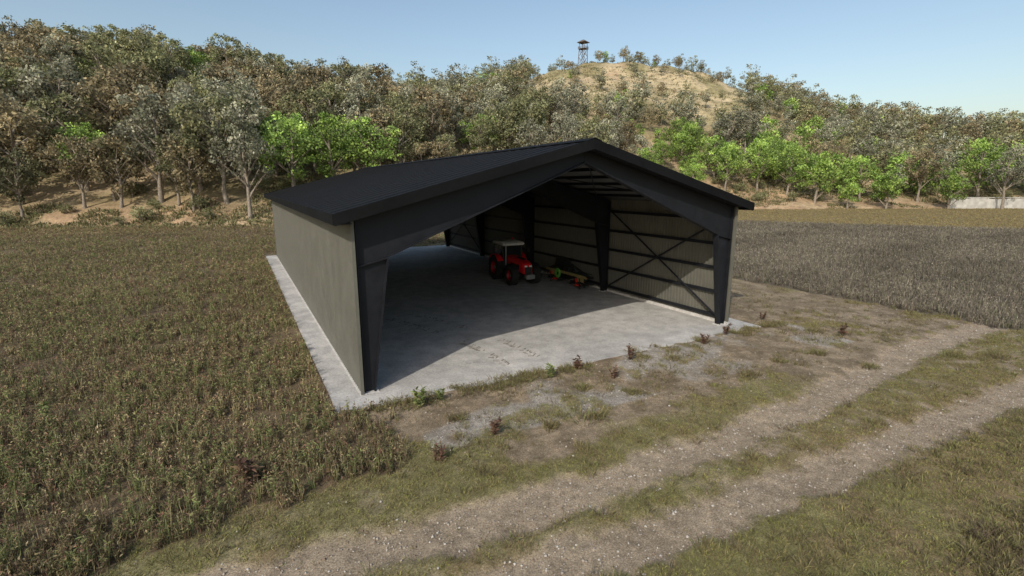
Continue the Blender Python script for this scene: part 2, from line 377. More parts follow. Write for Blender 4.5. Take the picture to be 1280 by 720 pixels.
# right dark field
palR=[(.092,.078,.058),(.066,.055,.045),(.115,.098,.074),(.145,.125,.095),(.08,.07,.053),(.088,.086,.054)]
x,y,Y=scatter(74000,20,140,.65,.15,1.5)
Z=zones(x,y); k=Z['fr']; x,y,Y=x[k],y[k],Y[k]; Zk={q_:v_[k] for q_,v_ in Z.items()}
sc=np.clip((Y/24)**.5,1,2.4); zz=gz(x,y,Zk); tn=.65+.65*Zk['n3']
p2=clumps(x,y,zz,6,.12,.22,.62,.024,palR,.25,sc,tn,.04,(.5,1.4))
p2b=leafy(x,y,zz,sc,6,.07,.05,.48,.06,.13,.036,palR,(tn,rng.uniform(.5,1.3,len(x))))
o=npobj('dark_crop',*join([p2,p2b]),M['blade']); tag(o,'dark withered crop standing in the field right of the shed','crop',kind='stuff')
# short verge grass
n=135000; x=rng.uniform(-14,40,n); y=rng.uniform(-17.5,0,n); Z=zones(x,y)
k=rng.uniform(0,1,n)<Z['g']**1.2*.95; x,y=x[k],y[k]; Zk={q_:v_[k] for q_,v_ in Z.items()}
palG=[(.118,.118,.034),(.092,.10,.032),(.15,.132,.05),(.112,.088,.045),(.088,.074,.036)]
tg=.6+.7*Zk['n1']
p3=clumps(x,y,gz(x,y,Zk),5,.07,.05,.13,.012,palG,.9,None,tg)
n=10500; x=rng.uniform(-12,40,n); y=rng.uniform(-17.5,-1,n); Z=zones(x,y)
k=(rng.uniform(0,1,n)<Z['g']*.5*(.55+Z['lower'])*(.3+1.4*(fbm(x*.6,y*.6,44)>.5)))
x,y=x[k],y[k]; Zk={q_:v_[k] for q_,v_ in Z.items()}
palT=[(.09,.075,.037),(.068,.054,.032),(.12,.10,.047),(.09,.092,.038)]
p4=clumps(x,y,gz(x,y,Zk),16,.16,.10,.30,.014,palT,.8)
n=3800; x=np.concatenate([rng.uniform(0,23.4,n//2),rng.uniform(22.3,34,n//2)]); y=np.concatenate([rng.normal(-1.4,.36,n//2),rng.uniform(-5.5,40,n//2)])
kk=fbm(x*.7,y*.7,90)>.44; x,y=x[kk],y[kk]
p5=clumps(x,y,gz(x,y),12,.12,.05,.32,.014,palT,.9)
x=rng.uniform(1,35,1500); y=rng.uniform(-6.2,-1.4,1500); kk=fbm(x*.8,y*.8,92)>.54; x,y=x[kk],y[kk]
p5b=clumps(x,y,gz(x,y),14,.13,.06,.26,.014,palT,.95)
o=npobj('verge_grass',*join([p3,p4,p5,p5b]),M['blade']); tag(o,'short olive grass along and between the dirt ruts','grass',kind='stuff')
# corner scrub lower right
n=4600; x=rng.uniform(3,28,n); y=rng.uniform(-19,-12,n); w=fbm(x*.5,y*.5,95)
k=(y<-14.8+(w-.5)*3.5-.02*(x-8)); x,y=x[k],y[k]
p6=clumps(x,y,gz(x,y),14,.16,.1,.36,.016,[(.075,.058,.035),(.057,.044,.03),(.10,.095,.04),(.085,.075,.037)],.8)
o=npobj('roadside_scrub',*p6,M['blade']); tag(o,'brown scrubby growth at the near right road edge','scrub',kind='stuff')
# far strip of dry grass on right + hill tufts
x,y,Y=scatter(26000,60,185,.9,-.2,1.4); Z=zones(x,y); X_,Y_=w2c(x,y); _,ff,_,_=tpar(X_,Y_)
k=~Z['fr']&~Z['fl']&~Z['slab']&(Y_<ff)&(Y_>60); x,y,Y=x[k],y[k],Y_[k]
p7=clumps(x,y,np.zeros(len(x)),5,.3,.15,.4,.09,[(.15,.112,.05),(.11,.092,.045),(.13,.118,.055)],.8)
o=npobj('dry_meadow',*p7,M['blade']); tag(o,'ochre dry meadow strip between dark crop and far trees','meadow',kind='stuff')
a=rng.uniform(-1.4,1.4,56000); tq=rng.uniform(0,1.03,56000); tq[:14000]*=.16; fq=np.interp(a,da,sf); rq=np.interp(a,da,sr); Yq=fq+tq*(rq-fq); Xq=a*Yq
x,y=c2w(Xq,Yq); nn=fbm(Xq*.08,Yq*.08,99); k=nn>.42; x,y,Xq,Yq=x[k],y[k],Xq[k],Yq[k]
p8=clumps(x,y,hz(Xq,Yq),6,.5,.3,1.0,.16,[(.11,.10,.05),(.085,.076,.041),(.15,.125,.07),(.075,.085,.036)],.8,np.clip(Yq/140,1,2.4))
o=npobj('hill_scrub',*p8,M['blade']); tag(o,'low dry scrub dotted over the sandy hillsides','scrub',kind='stuff')
# pebbles
n=60000; x=rng.uniform(-10,36,n); y=rng.uniform(-14,-1.2,n); Z=zones(x,y)
k=rng.uniform(0,1,n)<(np.maximum(Z['t1'],Z['t2'])*.55+Z['gray']*.35+.1)*(1-Z['g'])*(~Z['fl']); x,y=x[k],y[k]; Zk={q_:v_[k] for q_,v_ in Z.items()}
n=len(x); s=np.minimum(rng.gamma(2.0,.0072,n)+.008,.05)
base=np.array([(1,0,0),(-1,0,0),(0,1,0),(0,-1,0),(0,0,.7),(0,0,-.7)])
Vp=base[None]*s[:,None,None]*rng.uniform(.6,1.3,(n,6,1)); th=rng.uniform(0,6.3,n); ct,st_=np.cos(th)[:,None],np.sin(th)[:,None]
Vp=np.stack([Vp[:,:,0]*ct-Vp[:,:,1]*st_,Vp[:,:,0]*st_+Vp[:,:,1]*ct,Vp[:,:,2]],-1)+np.stack([x,y,gz(x,y,Zk)+s*.25],1)[:,None]
ft=np.array([(0,2,4),(2,1,4),(1,3,4),(3,0,4),(2,0,5),(1,2,5),(3,1,5),(0,3,5)])
Fp=(ft[None]+np.arange(n)[:,None,None]*6).reshape(-1,3)
cp=np.repeat(np.array([(.33,.29,.24),(.25,.22,.19),(.42,.39,.35),(.2,.15,.11)])[rng.integers(0,4,n)],6,0)
o=npobj('gravel',Vp,Fp,cp,M['stone']); tag(o,'small pale pebbles scattered along the dirt ruts','gravel',kind='stuff')
# ---------------------------------------------------------------- slab
mb=MB(); mb.bx(SX0,SX1,SY0,SY1,-.15,.10)
o=mb.build('concrete_slab',M['concrete']); tag(o,'large worn grey concrete slab floor under the shed','slab',kind='structure')
mb=MB(); rnd=random.Random(3)
for off,ya,yb,pr in ((0,.3,4.6,.72),(1.75,.6,3.6,.62),(-.1,6.6,12.5,.5),(1.7,6.4,11,.5)):
    yy=ya
    while yy<yb:
        xx=6.35+off-.022*yy*yy; hd=math.atan2(-.044*yy,1)
        fade=.5+.5*math.sin(yy*2.3+off*3)
        for sd in (-1,1):
            if rnd.random()<pr*(.45+.75*fade):
                rot=Matrix.Rotation(-hd+sd*.55+rnd.uniform(-.15,.15),3,'Z'); ln_=.25+rnd.uniform(-.14,.08)
                mb.box((xx+sd*.15+rnd.uniform(-.04,.04),yy+rnd.uniform(-.03,.03),.1035),(ln_,.06+rnd.uniform(-.03,.03),.005),rot)
        yy+=.15
o=mb.build('tyre_marks',M['mud']); tag(o,'muddy chevron tyre marks printed across the concrete floor','tyre marks',kind='stuff')
# ---------------------------------------------------------------- shed
W,L=20.6,43.0; OV,OF=.70,.45; SL=.265; E=7.0
def rt(x): return E+SL*(min(x,W-x)+OV)
shed=empty('steel_shed',(0,0,.1)); tag(shed,'long black gabled steel shed with greige cladding and open front','shed')
B=.1
def sb(mb,name,mat,parent=None,**k):
    mb.v=[(p[0],p[1],p[2]-B) for p in mb.v]; return mb.build(name,mat,parent or shed,**k)
def corr(x,y0,y1_,z0,z1,dirn,pitch=.25,dp=.045):
    mb=MB(); prof=[]; yv=y0
    while yv<y1_-.01:
        for d,o_ in ((0,0),(.09,0),(.115,dp),(.225,dp)):
            if yv+d<=y1_: prof.append((yv+d,o_))
        yv+=pitch
    prof.append((y1_,0)); n=len(prof)
    vs=[(x+dirn*o_,yy,z0) for yy,o_ in prof]+[(x+dirn*o_,yy,z1) for yy,o_ in prof]
    mb.add(vs,[(i,i+1,n+i+1,n+i) for i in range(n-1)]); return mb
ztop=rt(0)-.22
sb(corr(-.02,.02,L-.02,.14,ztop,-1),'wall',M['clad'])
o=sb(corr(W+.02,.02,L-.02,.26,ztop,1),'wall',M['clad'])
sb(MB().bx(W-.12,W+.16,.0,L,.1,.26),'plinth',M['plinth'])
sb(MB().bx(-.12,.12,.0,L,.1,.14),'plinth',M['plinth'])
for xx in (-.04,W+.04):
    for yy in (.0,L): sb(MB().bx(xx-.06,xx+.06,yy-.03,yy+.03,.142 if xx<5 else .262,ztop),'corner_trim',M['clad'])
for sd in (0,1):
    mb=MB(); prof=[]; yv=-OF
    while yv<L+OF-.01:
        for d,o_ in ((0,0),(.9,0),(.92,.03),(.96,.03),(.98,0)):
            if yv+d<=L+OF: prof.append((yv+d,o_))
        yv+=1.0
    prof.append((L+OF,0)); n=len(prof)
    xe,xr=(-OV,W/2) if sd==0 else (W+OV,W/2)
    ze,zr=rt(-OV),rt(W/2)
    vs=[(xe,yy,ze+o_) for yy,o_ in prof]+[(xr,yy,zr+o_) for yy,o_ in prof]
    mb.add(vs,[(i,i+1,n+i+1,n+i) for i in range(n-1)])
    sb(mb,'roof',M['rooff'])
    sb(MB().add([(xe,-OF+.02,ze-.17),(xe,L+OF-.02,ze-.17),(xr,L+OF-.02,zr-.17),(xr,-OF+.02,zr-.17)],[(0,1,2,3)]),'roof_bounce_sheet',M['bounce'])  # added pale sheet under the roof, throws light back into the shed
    s=-1 if sd==0 else 1
    sb(MB().bx(xe,xe+s*.07,-OF-.06,L+OF+.06,E-.36,E+.03),'fascia',M['rooff'])
    sb(MB().bx(xe,(-.12 if sd==0 else W+.12),-OF,L+OF,E-.35,E-.31),'soffit',M['steel'])
    for yy in (-OF,L+OF):
        t_=-1 if yy<0 else 1
        sb(MB().prism([(xe,ze-.39),(W/2,zr-.39),(W/2,zr+.04),(xe,ze+.04)],'y',yy,yy+t_*.06),'rake_trim',M['rooff'])
        ya_,yb_=(-OF+.002,.088) if yy<0 else (L-.088,L+OF-.002)
        sb(MB().prism([(xe,ze-.38),(W/2,zr-.38),(W/2,zr-.345),(xe,ze-.345)],'y',ya_,yb_),'soffit',M['steel'])
zr=rt(W/2)
sb(MB().prism([(W/2-.4,zr+.045-.4*SL),(W/2-.4,zr+.065-.4*SL),(W/2,zr+.09),(W/2+.4,zr+.065-.4*SL),(W/2+.4,zr+.045-.4*SL),(W/2,zr+.07)],'y',-OF-.07,L+OF+.07),'ridge_cap',M['rooff'])
def plate(mb,p,q_,w,t,yc):
    p=Vector((p[0],p[1])); q_=Vector((q_[0],q_[1])); d=(q_-p).normalized(); nrm=Vector((-d.y,d.x))*t/2
    mb.prism([tuple(p-nrm),tuple(q_-nrm),tuple(q_+nrm),tuple(p+nrm)],'y',yc-w/2,yc+w/2)
FY=[.25,10.75,21.5,32.25,42.75]; ksx=1.22; ksz=5.3; apz=8.98
def zt(x): return rt(x)-.38
for yc in FY:
    for sd in (0,1):
        mx=(lambda x:x) if sd==0 else (lambda x:W-x)
        mb=MB()
        cp=[(mx(.10),.13),(mx(.46),.13),(mx(ksx),ksz),(mx(ksx),zt(ksx)),(mx(.10),zt(.10))]
        mb.prism(cp,'y',yc-.02,yc+.02)
        plate(mb,cp[0],cp[4],.32,.05,yc); plate(mb,cp[1],cp[2],.34,.05,yc); plate(mb,(mx(.12),ksz-.25),(mx(ksx),ksz),.3,.035,yc); plate(mb,cp[4],cp[3],.32,.05,yc)
        c=sb(mb,'column',M['steel'])
        bp=MB().bx(mx(.0),mx(.62),yc-.22,yc+.25,.101,.128)
        for bxx in (.05,.57):
            for byy in (-.16,.19): bp.tube((mx(bxx),yc+byy,.128),(mx(bxx),yc+byy,.17),.022)
        sb(bp,'base_plate',M['plinth'],c)
        mb=MB(); rp=[(mx(ksx+.002),ksz+.05),(mx(W/2-.005),apz),(mx(W/2-.005),zt(W/2)),(mx(ksx+.002),zt(ksx))]
        mb.prism(rp,'y',yc-.02,yc+.02); plate(mb,rp[0],rp[1],.34,.05,yc); plate(mb,rp[3],rp[2],.32,.05,yc)
        sb(mb,'rafter',M['steel'])
for k in range(1,8):
    for sd in (0,1):
        xx=k*1.42 if sd==0 else W-k*1.42
        sb(MB().bx(xx-.04,xx+.04,.1,L-.1,rt(xx)-.34,rt(xx)-.185),'purlin',M['steel'])
for i in range(4):
    ya,yb=FY[i]+.03,FY[i+1]-.03
    for sd in (0,1):
        for gzv in (.5,1.9,3.3,4.7,6.1):
            x0,x1=(.03,.14) if sd==0 else (W-.14,W-.03)
            sb(MB().bx(x0,x1,ya,yb,gzv-.09,gzv+.09),'girt',M['steel'])
        if i in (0,3):
            xx=.22 if sd==0 else W-.22
            sb(MB().tube((xx,ya+.1,.4),(xx,yb-.1,6.3),.06,n=6),'brace',M['steel'])
            sb(MB().tube((xx+(.07 if sd==0 else -.07),ya+.1,6.3),(xx+(.07 if sd==0 else -.07),yb-.1,.4),.06,n=6),'brace',M['steel'])
for sd in (0,1):
    xa,xb=(1.3,W/2-.3) if sd==0 else (W-1.3,W/2+.3)
    for ya,yb in ((.4,10.6),(10.6,.4)): sb(MB().tube((xa,ya,rt(xa)-.62 if ya<5 else rt(xa)-.70),(xb,yb,rt(xb)-.62 if ya<5 else rt(xb)-.70),.03,n=5),'brace',M['steel'])
for yy in (5.5,16,27,38):
    lp=MB().bx(W/2-.12,W/2+.12,yy-.7,yy+.7,8.3,8.38); lp.tube((W/2,yy-.5,8.38),(W/2,yy-.5,9.5),.012); lp.tube((W/2,yy+.5,8.38),(W/2,yy+.5,9.5),.012)
    sb(lp,'ceiling_lamp',M['grey'])
# ---------------------------------------------------------------- tractor (front toward -y)
T=empty('tractor',(16.45,19.0,.1),R(-4)); T.scale=(1.05,1.05,1.03); tag(T,'red tractor with white cab roof parked on the shed floor','tractor')
def wheel(x,y,Rr,w):
    sgn=1 if x>0 else -1
    hub=MB().lathe([(0,.30*w*sgn),(Rr*.14,.30*w*sgn),(Rr*.16,.1*w*sgn),(Rr*.16,-.3*w*sgn),(0,-.3*w*sgn)],(x,y,Rr),16).build('wheel',M['grey'],T,smooth=40)
    t_=MB().lathe([(Rr*.50,-w*.42),(Rr*.56,-w*.5),(Rr*.82,-w*.53),(Rr*.93,-w*.47),(Rr*.955,-w*.3),(Rr*.955,w*.3),(Rr*.93,w*.47),(Rr*.82,w*.53),(Rr*.56,w*.5),(Rr*.50,w*.42)],(x,y,Rr),32)
    for k in range(20):
        for s in (-1,1):
            th=2*math.pi*(k+.25*s)/20
            rot=Matrix.Rotation(th,3,'X')@Matrix.Rotation(s*R(38),3,'Z')
            c=Matrix.Rotation(th,3,'X')@Vector((0,0,Rr*.962)); t_.box((x+s*w*.26,y+c.y,Rr+c.z),(w*.6,.07,Rr*.075),rot)
    t_.build('tyre',M['rubber'],hub)
    MB().lathe([(Rr*.16,.12*w*sgn),(Rr*.3,.16*w*sgn),(Rr*.38,.02*w*sgn),(Rr*.45,.30*w*sgn),(Rr*.51,.44*w*sgn),(Rr*.515,.40*w*sgn),(Rr*.515,-.42*w*sgn),(Rr*.45,-.3*w*sgn),(Rr*.36,-.1*w*sgn),(Rr*.16,-.1*w*sgn)],(x,y,Rr),24).build('rim',M['rimred'],hub,smooth=40)
for sx in (-1,1): wheel(sx*.95,0,1.02,.70); wheel(sx*.92,-2.85,.79,.58)
ch=MB().bx(-.26,.26,-3.5,.55,.72,1.2); ch.tube((-.7,0,1.0),(.7,0,1.0),.16,n=12); ch.tube((-.66,-2.85,.77),(.66,-2.85,.77),.12,n=12); ch.bx(-.2,.2,-3.1,-2.6,.6,.85)
ch.bx(-.75,-.28,-1.6,-.7,.62,1.1); ch.bx(.28,.75,-1.6,-.7,.62,1.1)
ch.build('chassis',M['black'],T)
def sec(y,w,z0,z1,cr=.16): return [(-w,y,z0),(-w,y,z1-cr),(-w*.82,y,z1-.04),(-w*.4,y,z1),(w*.4,y,z1),(w*.82,y,z1-.04),(w,y,z1-cr),(w,y,z0)]
MB().loft([sec(-.92,.48,1.2,2.08),sec(-2.0,.47,1.16,2.04),sec(-3.2,.43,1.05,1.92),sec(-3.62,.40,.98,1.78),sec(-3.76,.34,.98,1.56)]).build('hood',M['red'],T,smooth=35)
gr=MB().box((0,-3.80,1.22),(.56,.05,.56)); 
for k in range(5): gr.box((0,-3.83,1.02+k*.1),(.5,.02,.03))
gr.build('grille',M['black'],T)
MB().bx(-.13,.13,-3.2,-1.2,2.005,2.045).build('hood_vent',M['black'],T)
for sx in (-1,1):
    MB().box((sx*.2,-3.79,1.56),(.19,.05,.12)).build('headlight',M['lamp'],T)
    MB().box((sx*.472,-2.4,1.42),(.03,1.5,.36)).build('side_grille',M['black'],T)
w_=MB().bx(-.35,.35,-4.25,-3.83,.62,.95); w_.bx(-.12,.12,-3.9,-3.4,.68,.85); w_.build('front_weight',M['grey'],T,bevel=.04)
fr=MB()
def q4(z):
    k=(z-1.15)/1.75; return (.90-.06*k,-1.0+.12*k,.72-.02*k)
for sx in (-1,1):
    a=q4(1.15); b=q4(2.86)
    fr.tube((sx*a[0]*.8,a[1],1.15),(sx*b[0],b[1],2.86),.055,n=6); fr.tube((sx*a[0],a[2],1.6),(sx*b[0],b[2],2.86),.055,n=6); fr.tube((sx*.90,-.1,1.15),(sx*.84,-.1,2.86),.04,n=6)
    fr.tube((sx*b[0],b[1],2.84),(sx*b[0],b[2],2.84),.05,n=6); fr.tube((sx*.75,-1.0,1.16),(sx*.90,-.1,1.16),.05,n=6)
fr.tube((-.84,-.88,2.84),(.84,-.88,2.84),.05,n=6); fr.tube((-.84,.7,2.84),(.84,.7,2.84),.05,n=6); fr.bx(-.62,.62,-.95,.6,1.05,1.2)
fr.build('cab_frame',M['black'],T)
g=MB(); g.add([(-.71,-.99,1.2),(.71,-.99,1.2),(.82,-.885,2.82),(-.82,-.885,2.82)],[(0,1,2,3)]); g.build('windscreen',M['glass'],T)
for sx in (-1,1): MB().add([(sx*.72,-.97,1.2),(sx*.895,-.12,1.2),(sx*.90,.7,1.65),(sx*.84,.69,2.82),(sx*.84,-.87,2.82)],[(0,1,2,3,4)]).build('side_window',M['glass'],T)
MB().add([(-.86,.715,1.6),(.86,.715,1.6),(.82,.70,2.82),(-.82,.70,2.82)],[(0,1,2,3)]).build('rear_window',M['glass'],T)
st_=MB().bx(-.25,.25,.0,.5,1.2,1.65); st_.bx(-.25,.25,.42,.55,1.65,2.25); st_.build('seat',M['black'],T,bevel=.04)
MB().path([(0,-.75,1.25),(0,-.6,1.85)],[.04,.03],6).lathe([(.17,-.015),(.2,0),(.17,.015)],(0,-.6,1.87),14,'z').build('steering_wheel',M['black'],T)
rf=MB().loft([[(-.9,-1.12,2.88),(.9,-1.12,2.88),(.9,.84,2.88),(-.9,.84,2.88)],[(-.96,-1.18,2.98),(.96,-1.18,2.98),(.96,.9,2.98),(-.96,.9,2.98)],[(-.9,-1.02,3.12),(.9,-1.02,3.12),(.9,.82,3.12),(-.9,.82,3.12)],[(-.65,-.75,3.2),(.65,-.75,3.2),(.65,.6,3.2),(-.65,.6,3.2)]]).build('cab_roof',M['white'],T,smooth=30)
for sx in (-1,1):
    for xo in (.4,.68): MB().box((sx*xo,-1.17,2.93),(.2,.06,.09)).build('work_light',M['lamp'],T)
    secs=[]
    for k in range(9):
        th=R(35+k*15); r=1.11
        cy,cz=-math.cos(th)*r,1.0+math.sin(th)*r
        secs.append([(sx*.6,cy,cz),(sx*1.28,cy,cz),(sx*1.28,cy*1.03,1.0+(cz-1.0)*1.035),(sx*.6,cy*1.03,1.0+(cz-1.0)*1.035)])
    MB().loft(secs).build('rear_fender',M['red'],T,smooth=30)
    secs=[]
    for k in range(7):
        th=R(40+k*18); r=.87; cy,cz=-2.85+math.cos(th)*r,.77+math.sin(th)*r
        secs.append([(sx*.66,cy,cz),(sx*1.18,cy,cz),(sx*1.18,cy,cz+.03),(sx*.66,cy,cz+.03)])
    MB().loft(secs).build('front_fender',M['black'],T,smooth=30)
    mr=MB().tube((sx*.84,-.9,2.7),(sx*1.32,-1.15,2.62),.02,n=6); mr.box((sx*1.34,-1.16,2.42),(.22,.05,.36)); mr.build('mirror',M['black'],T)
    sp=MB().bx(sx*.62,sx*.95,-1.9,-1.62,.45,.49); sp.bx(sx*.62,sx*.95,-1.9,-1.62,.78,.82); sp.bx(sx*.62,sx*.66,-1.9,-1.62,.45,1.1); sp.build('step',M['black'],T)
MB().path([(-.66,-1.14,1.3),(-.66,-1.14,2.9),(-.66,-1.06,3.05)],[.06,.06,.06],10).build('exhaust_pipe',M['grey'],T,smooth=40)
MB().tube((.6,.3,3.18),(.6,.3,3.36),.06,n=10).build('beacon',M['orange'],T)
hc_=MB().bx(-.5,-.42,.5,1.2,.5,.58); hc_.bx(.42,.5,.5,1.2,.5,.58); hc_.bx(-.3,.3,.5,.75,.6,1.4); hc_.build('hitch',M['black'],T)
# ---------------------------------------------------------------- mower implement
I=empty('farm_mower',(19.75,14.2,.1)); I.scale=(1,1.05,1.15); tag(I,'long low mower with tan cover and small red and green parts beside right wall','mower')
f_=MB().bx(-.12,.12,-2.6,2.6,.72,.86); f_.bx(-.35,-.2,-.5,.5,.75,1.5)
for s in (-1,1):
    f_.tube((-.3,s*.45,.85),(-.3,0,1.65),.05); f_.tube((-.2,s*2.5,.9),(-.28,0,1.55),.04); f_.tube((-.5,s*2.6,.86),(-.5,s*1.3,1.28),.035); f_.tube((-.5,s*1.3,1.28),(-.5,s*.3,1.28),.035); f_.tube((-.5,s*.3,1.28),(-.5,s*.3,.86),.035)
    f_.tube((-.58,s*.25,.42),(-.58,s*2.5,.42),.03); f_.tube((-.58,s*2.5,.42),(-.58,s*2.6,.82),.03); f_.tube((-.58,s*1.3,.42),(-.58,s*1.3,.82),.03)
f_.tube((-.28,0,1.6),(.3,0,.95),.05)
f_.path([(-.3,.2,1.5),(-.4,.6,1.75),(-.4,1.1,1.5),(-.4,1.3,1.1)],[.025]*4,6)
f_.build('frame',M['black'],I)
MB().prism([(-2.65,.76),(2.65,.76),(2.8,.84),(2.35,.94),(-2.35,.94),(-2.8,.84)],'x',-.62,-.57).build('cover',M['tan'],I)
MB().bx(-.62,.30,-2.2,-.7,.942,.965).build('top_cover',M['dgreen'],I)
MB().bx(-.62,.30,.7,2.2,.942,.965).build('top_cover',M['dgreen'],I)
for s in (-1,1):
    sk_=MB()
    for k in range(3): sk_.prism([(s*(1.4+k*.29),.46+.03*(k%2)),(s*(1.67+k*.29),.46+.03*(k%2)),(s*(1.67+k*.29),.755),(s*(1.4+k*.29),.755)],'x',-.55,-.54)
    sk_.bx(-.547,-.535,s*1.4,s*2.25,.72,.754)
    sk_.build('skirt',M['tan'],I)
    MB().bx(-.4,.3,s*.35,s*2.5,.28,.36).build('cutter_bar',M['black'],I)
    for yy in (.8,1.5,2.2):
        MB().lathe([(0,.0),(.22,.0),(.22,.05),(.14,.1),(0,.12)],(-.55,s*yy,.18),14,'z').build('cutting_disc',M['orange'] if yy==1.5 else M['black'],I)
    lg=MB().bx(-.70,-.65,s*1.9-.03,s*1.9+.03,.02,.74); lg.bx(-.75,-.60,s*1.9-.08,s*1.9+.08,.0,.03); lg.build('support_leg',M['black'],I)
MB().prism([(-.2,1.1),(1.9,1.18),(1.7,1.75),(.1,1.85)],'x',-.3,-.22).build('raised_panel',M['black'],I)
MB().lathe([(.18,-.05),(.32,-.05),(.35,0),(.32,.05),(.18,.05)],(-.70,.9,.72),18).build('green_guard',M['green'],I)
MB().box((-.66,1.9,.62),(.06,.26,.22)).build('red_bracket',M['orange'],I)
MB().box((-.66,-1.5,.55),(.06,.24,.26)).build('red_bracket',M['orange'],I)
gb=MB().bx(-.2,.15,-.18,.18,1.02,1.3); gb.build('gearbox',M['dgreen'],I,bevel=.03)
# ---------------------------------------------------------------- lookout tower
TX,TY=52.0,392.0; twx,twy=c2w(TX,TY); tz0=float(hz(TX,TY))
TW=empty('lookout_tower',(twx,twy,tz0-.3),R(20),.85); tag(TW,'tall timber lookout tower standing on the bald hilltop','tower')
for sx in (-1,1):
    for sy in (-1,1): MB().tube((sx*3.0,sy*3.0,-1),(sx*2.3,sy*2.3,18),.32,.26,n=6).build('leg',M['wood'],TW)
for sx,sy,ax in ((1,0,0),(-1,0,0),(0,1,1),(0,-1,1)):
    b=MB()
    for z0,z1 in ((0.5,6.5),(6.5,12.5)):
        e0=3-.7*z0/18; e1=3-.7*z1/18
        for s in (-1,1):
            p=(sx*e0,s*e0,z0) if ax==0 else (s*e0,sy*e0,z0); q_=(sx*e1,-s*e1,z1) if ax==0 else (-s*e1,sy*e1,z1); b.tube(p,q_,.15,n=5)
    b.build('cross_brace',M['wood'],TW)
MB().bx(-3.4,3.4,-3.4,3.4,12.7,13.1).build('platform',M['wood'],TW)
rl=MB()
for zz in (13.8,14.5):
    for s in (-1,1): rl.bx(-3.3,3.3,s*3.3-.06,s*3.3+.06,zz-.12,zz+.12); rl.bx(s*3.3-.06,s*3.3+.06,-3.2,3.2,zz-.12,zz+.12)
rl.build('railing',M['wood'],TW)
MB().loft([[(-4,-4,17.8),(4,-4,17.8),(4,4,17.8),(-4,4,17.8)],[(-4,-4,18.1),(4,-4,18.1),(4,4,18.1),(-4,4,18.1)],[(-.6,-.6,20.2),(.6,-.6,20.2),(.6,.6,20.2),(-.6,.6,20.2)]]).build('roof',M['wood'],TW)
# ---------------------------------------------------------------- concrete wall right back
x0,y0=c2w(150,173); x1,y1_=c2w(205,176)
ang=math.atan2(y1_-y0,x1-x0); ln=math.hypot(x1-x0,y1_-y0)
CW=empty('retaining_wall',(x0,y0,0),ang); tag(CW,'long pale concrete retaining wall at the far right field edge','wall')
pn=8
for k in range(pn):
    MB().bx(k*ln/pn+.03,(k+1)*ln/pn-.03,0,.5,-.2,3.4+.15*math.sin(k*2.1)).build('wall_panel',M['cwall'],CW)
MB().bx(-.1,ln,-.12,.62,3.62,3.85).build('coping',M['cwall'],CW)
# ---------------------------------------------------------------- trees
def leaves(cent,rc,nl,size,colr,seed,zmid,zr_):
    r=np.random.default_rng(seed); n=len(cent)*nl
    i=np.repeat(np.arange(len(cent)),nl)
    d=r.normal(0,1,(n,3)); d/=np.linalg.norm(d,axis=1,keepdims=True); rad=rc[i]*r.uniform(.15,1,n)**.6
    P=cent[i]+d*rad[:,None]*np.array([1,1,.75])
    u=r.normal(0,1,(n,3)); u/=np.linalg.norm(u,axis=1,keepdims=True); v=np.cross(u,r.normal(0,1,(n,3))); v/=np.linalg.norm(v,axis=1,keepdims=True)
    s=size*r.uniform(.6,1.4,n)[:,None]
    V_=np.stack([P-u*s,P-v*s*.6,P+u*s,P+v*s*.6],1)
    cf=r.uniform(.7,1.3,len(cent))[i]*r.uniform(.6,1.4,n); pal=np.array(colr); pk=r.integers(0,len(pal),len(cent))[i]
    pk=np.where(r.uniform(0,1,n)<.7,pk,r.integers(0,len(pal),n))
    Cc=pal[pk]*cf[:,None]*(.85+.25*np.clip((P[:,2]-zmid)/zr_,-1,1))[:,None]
    return V_.reshape(-1,3),np.arange(n*4).reshape(-1,4),np.repeat(Cc,4,0)
def crown_centers(seed,H,r,b,ncl,dense):
    g=np.random.default_rng(seed); out=[]
    zc=(b+H)/2; hh=(H-b)/2
    lob=g.normal(0,1,(6,3)); lob/=np.linalg.norm(lob,axis=1,keepdims=True)
    while len(out)<ncl:
        d=g.normal(0,1,3); d/=np.linalg.norm(d); m=.62+.6*max(0,float((lob@d).max())-.4)
        q_=d*m*g.uniform(.2,1)**.5
        if g.uniform()<.35 and q_[2]<-.3: continue
        out.append((q_[0]*r,q_[1]*r,zc+q_[2]*hh))
    return np.array(out)
PAL={'olive':[(.10,.10,.05),(.082,.085,.044),(.124,.118,.062),(.07,.074,.038)],
     'brown':[(.118,.097,.056),(.09,.075,.044),(.14,.115,.067),(.072,.064,.04)],
     'grey':[(.12,.118,.082),(.096,.099,.066),(.142,.136,.098),(.082,.083,.056)],
     'green':[(.105,.152,.034),(.08,.122,.03),(.138,.185,.045),(.066,.093,.028)],
     'dark':[(.06,.06,.032),(.047,.047,.027),(.075,.072,.038)]}
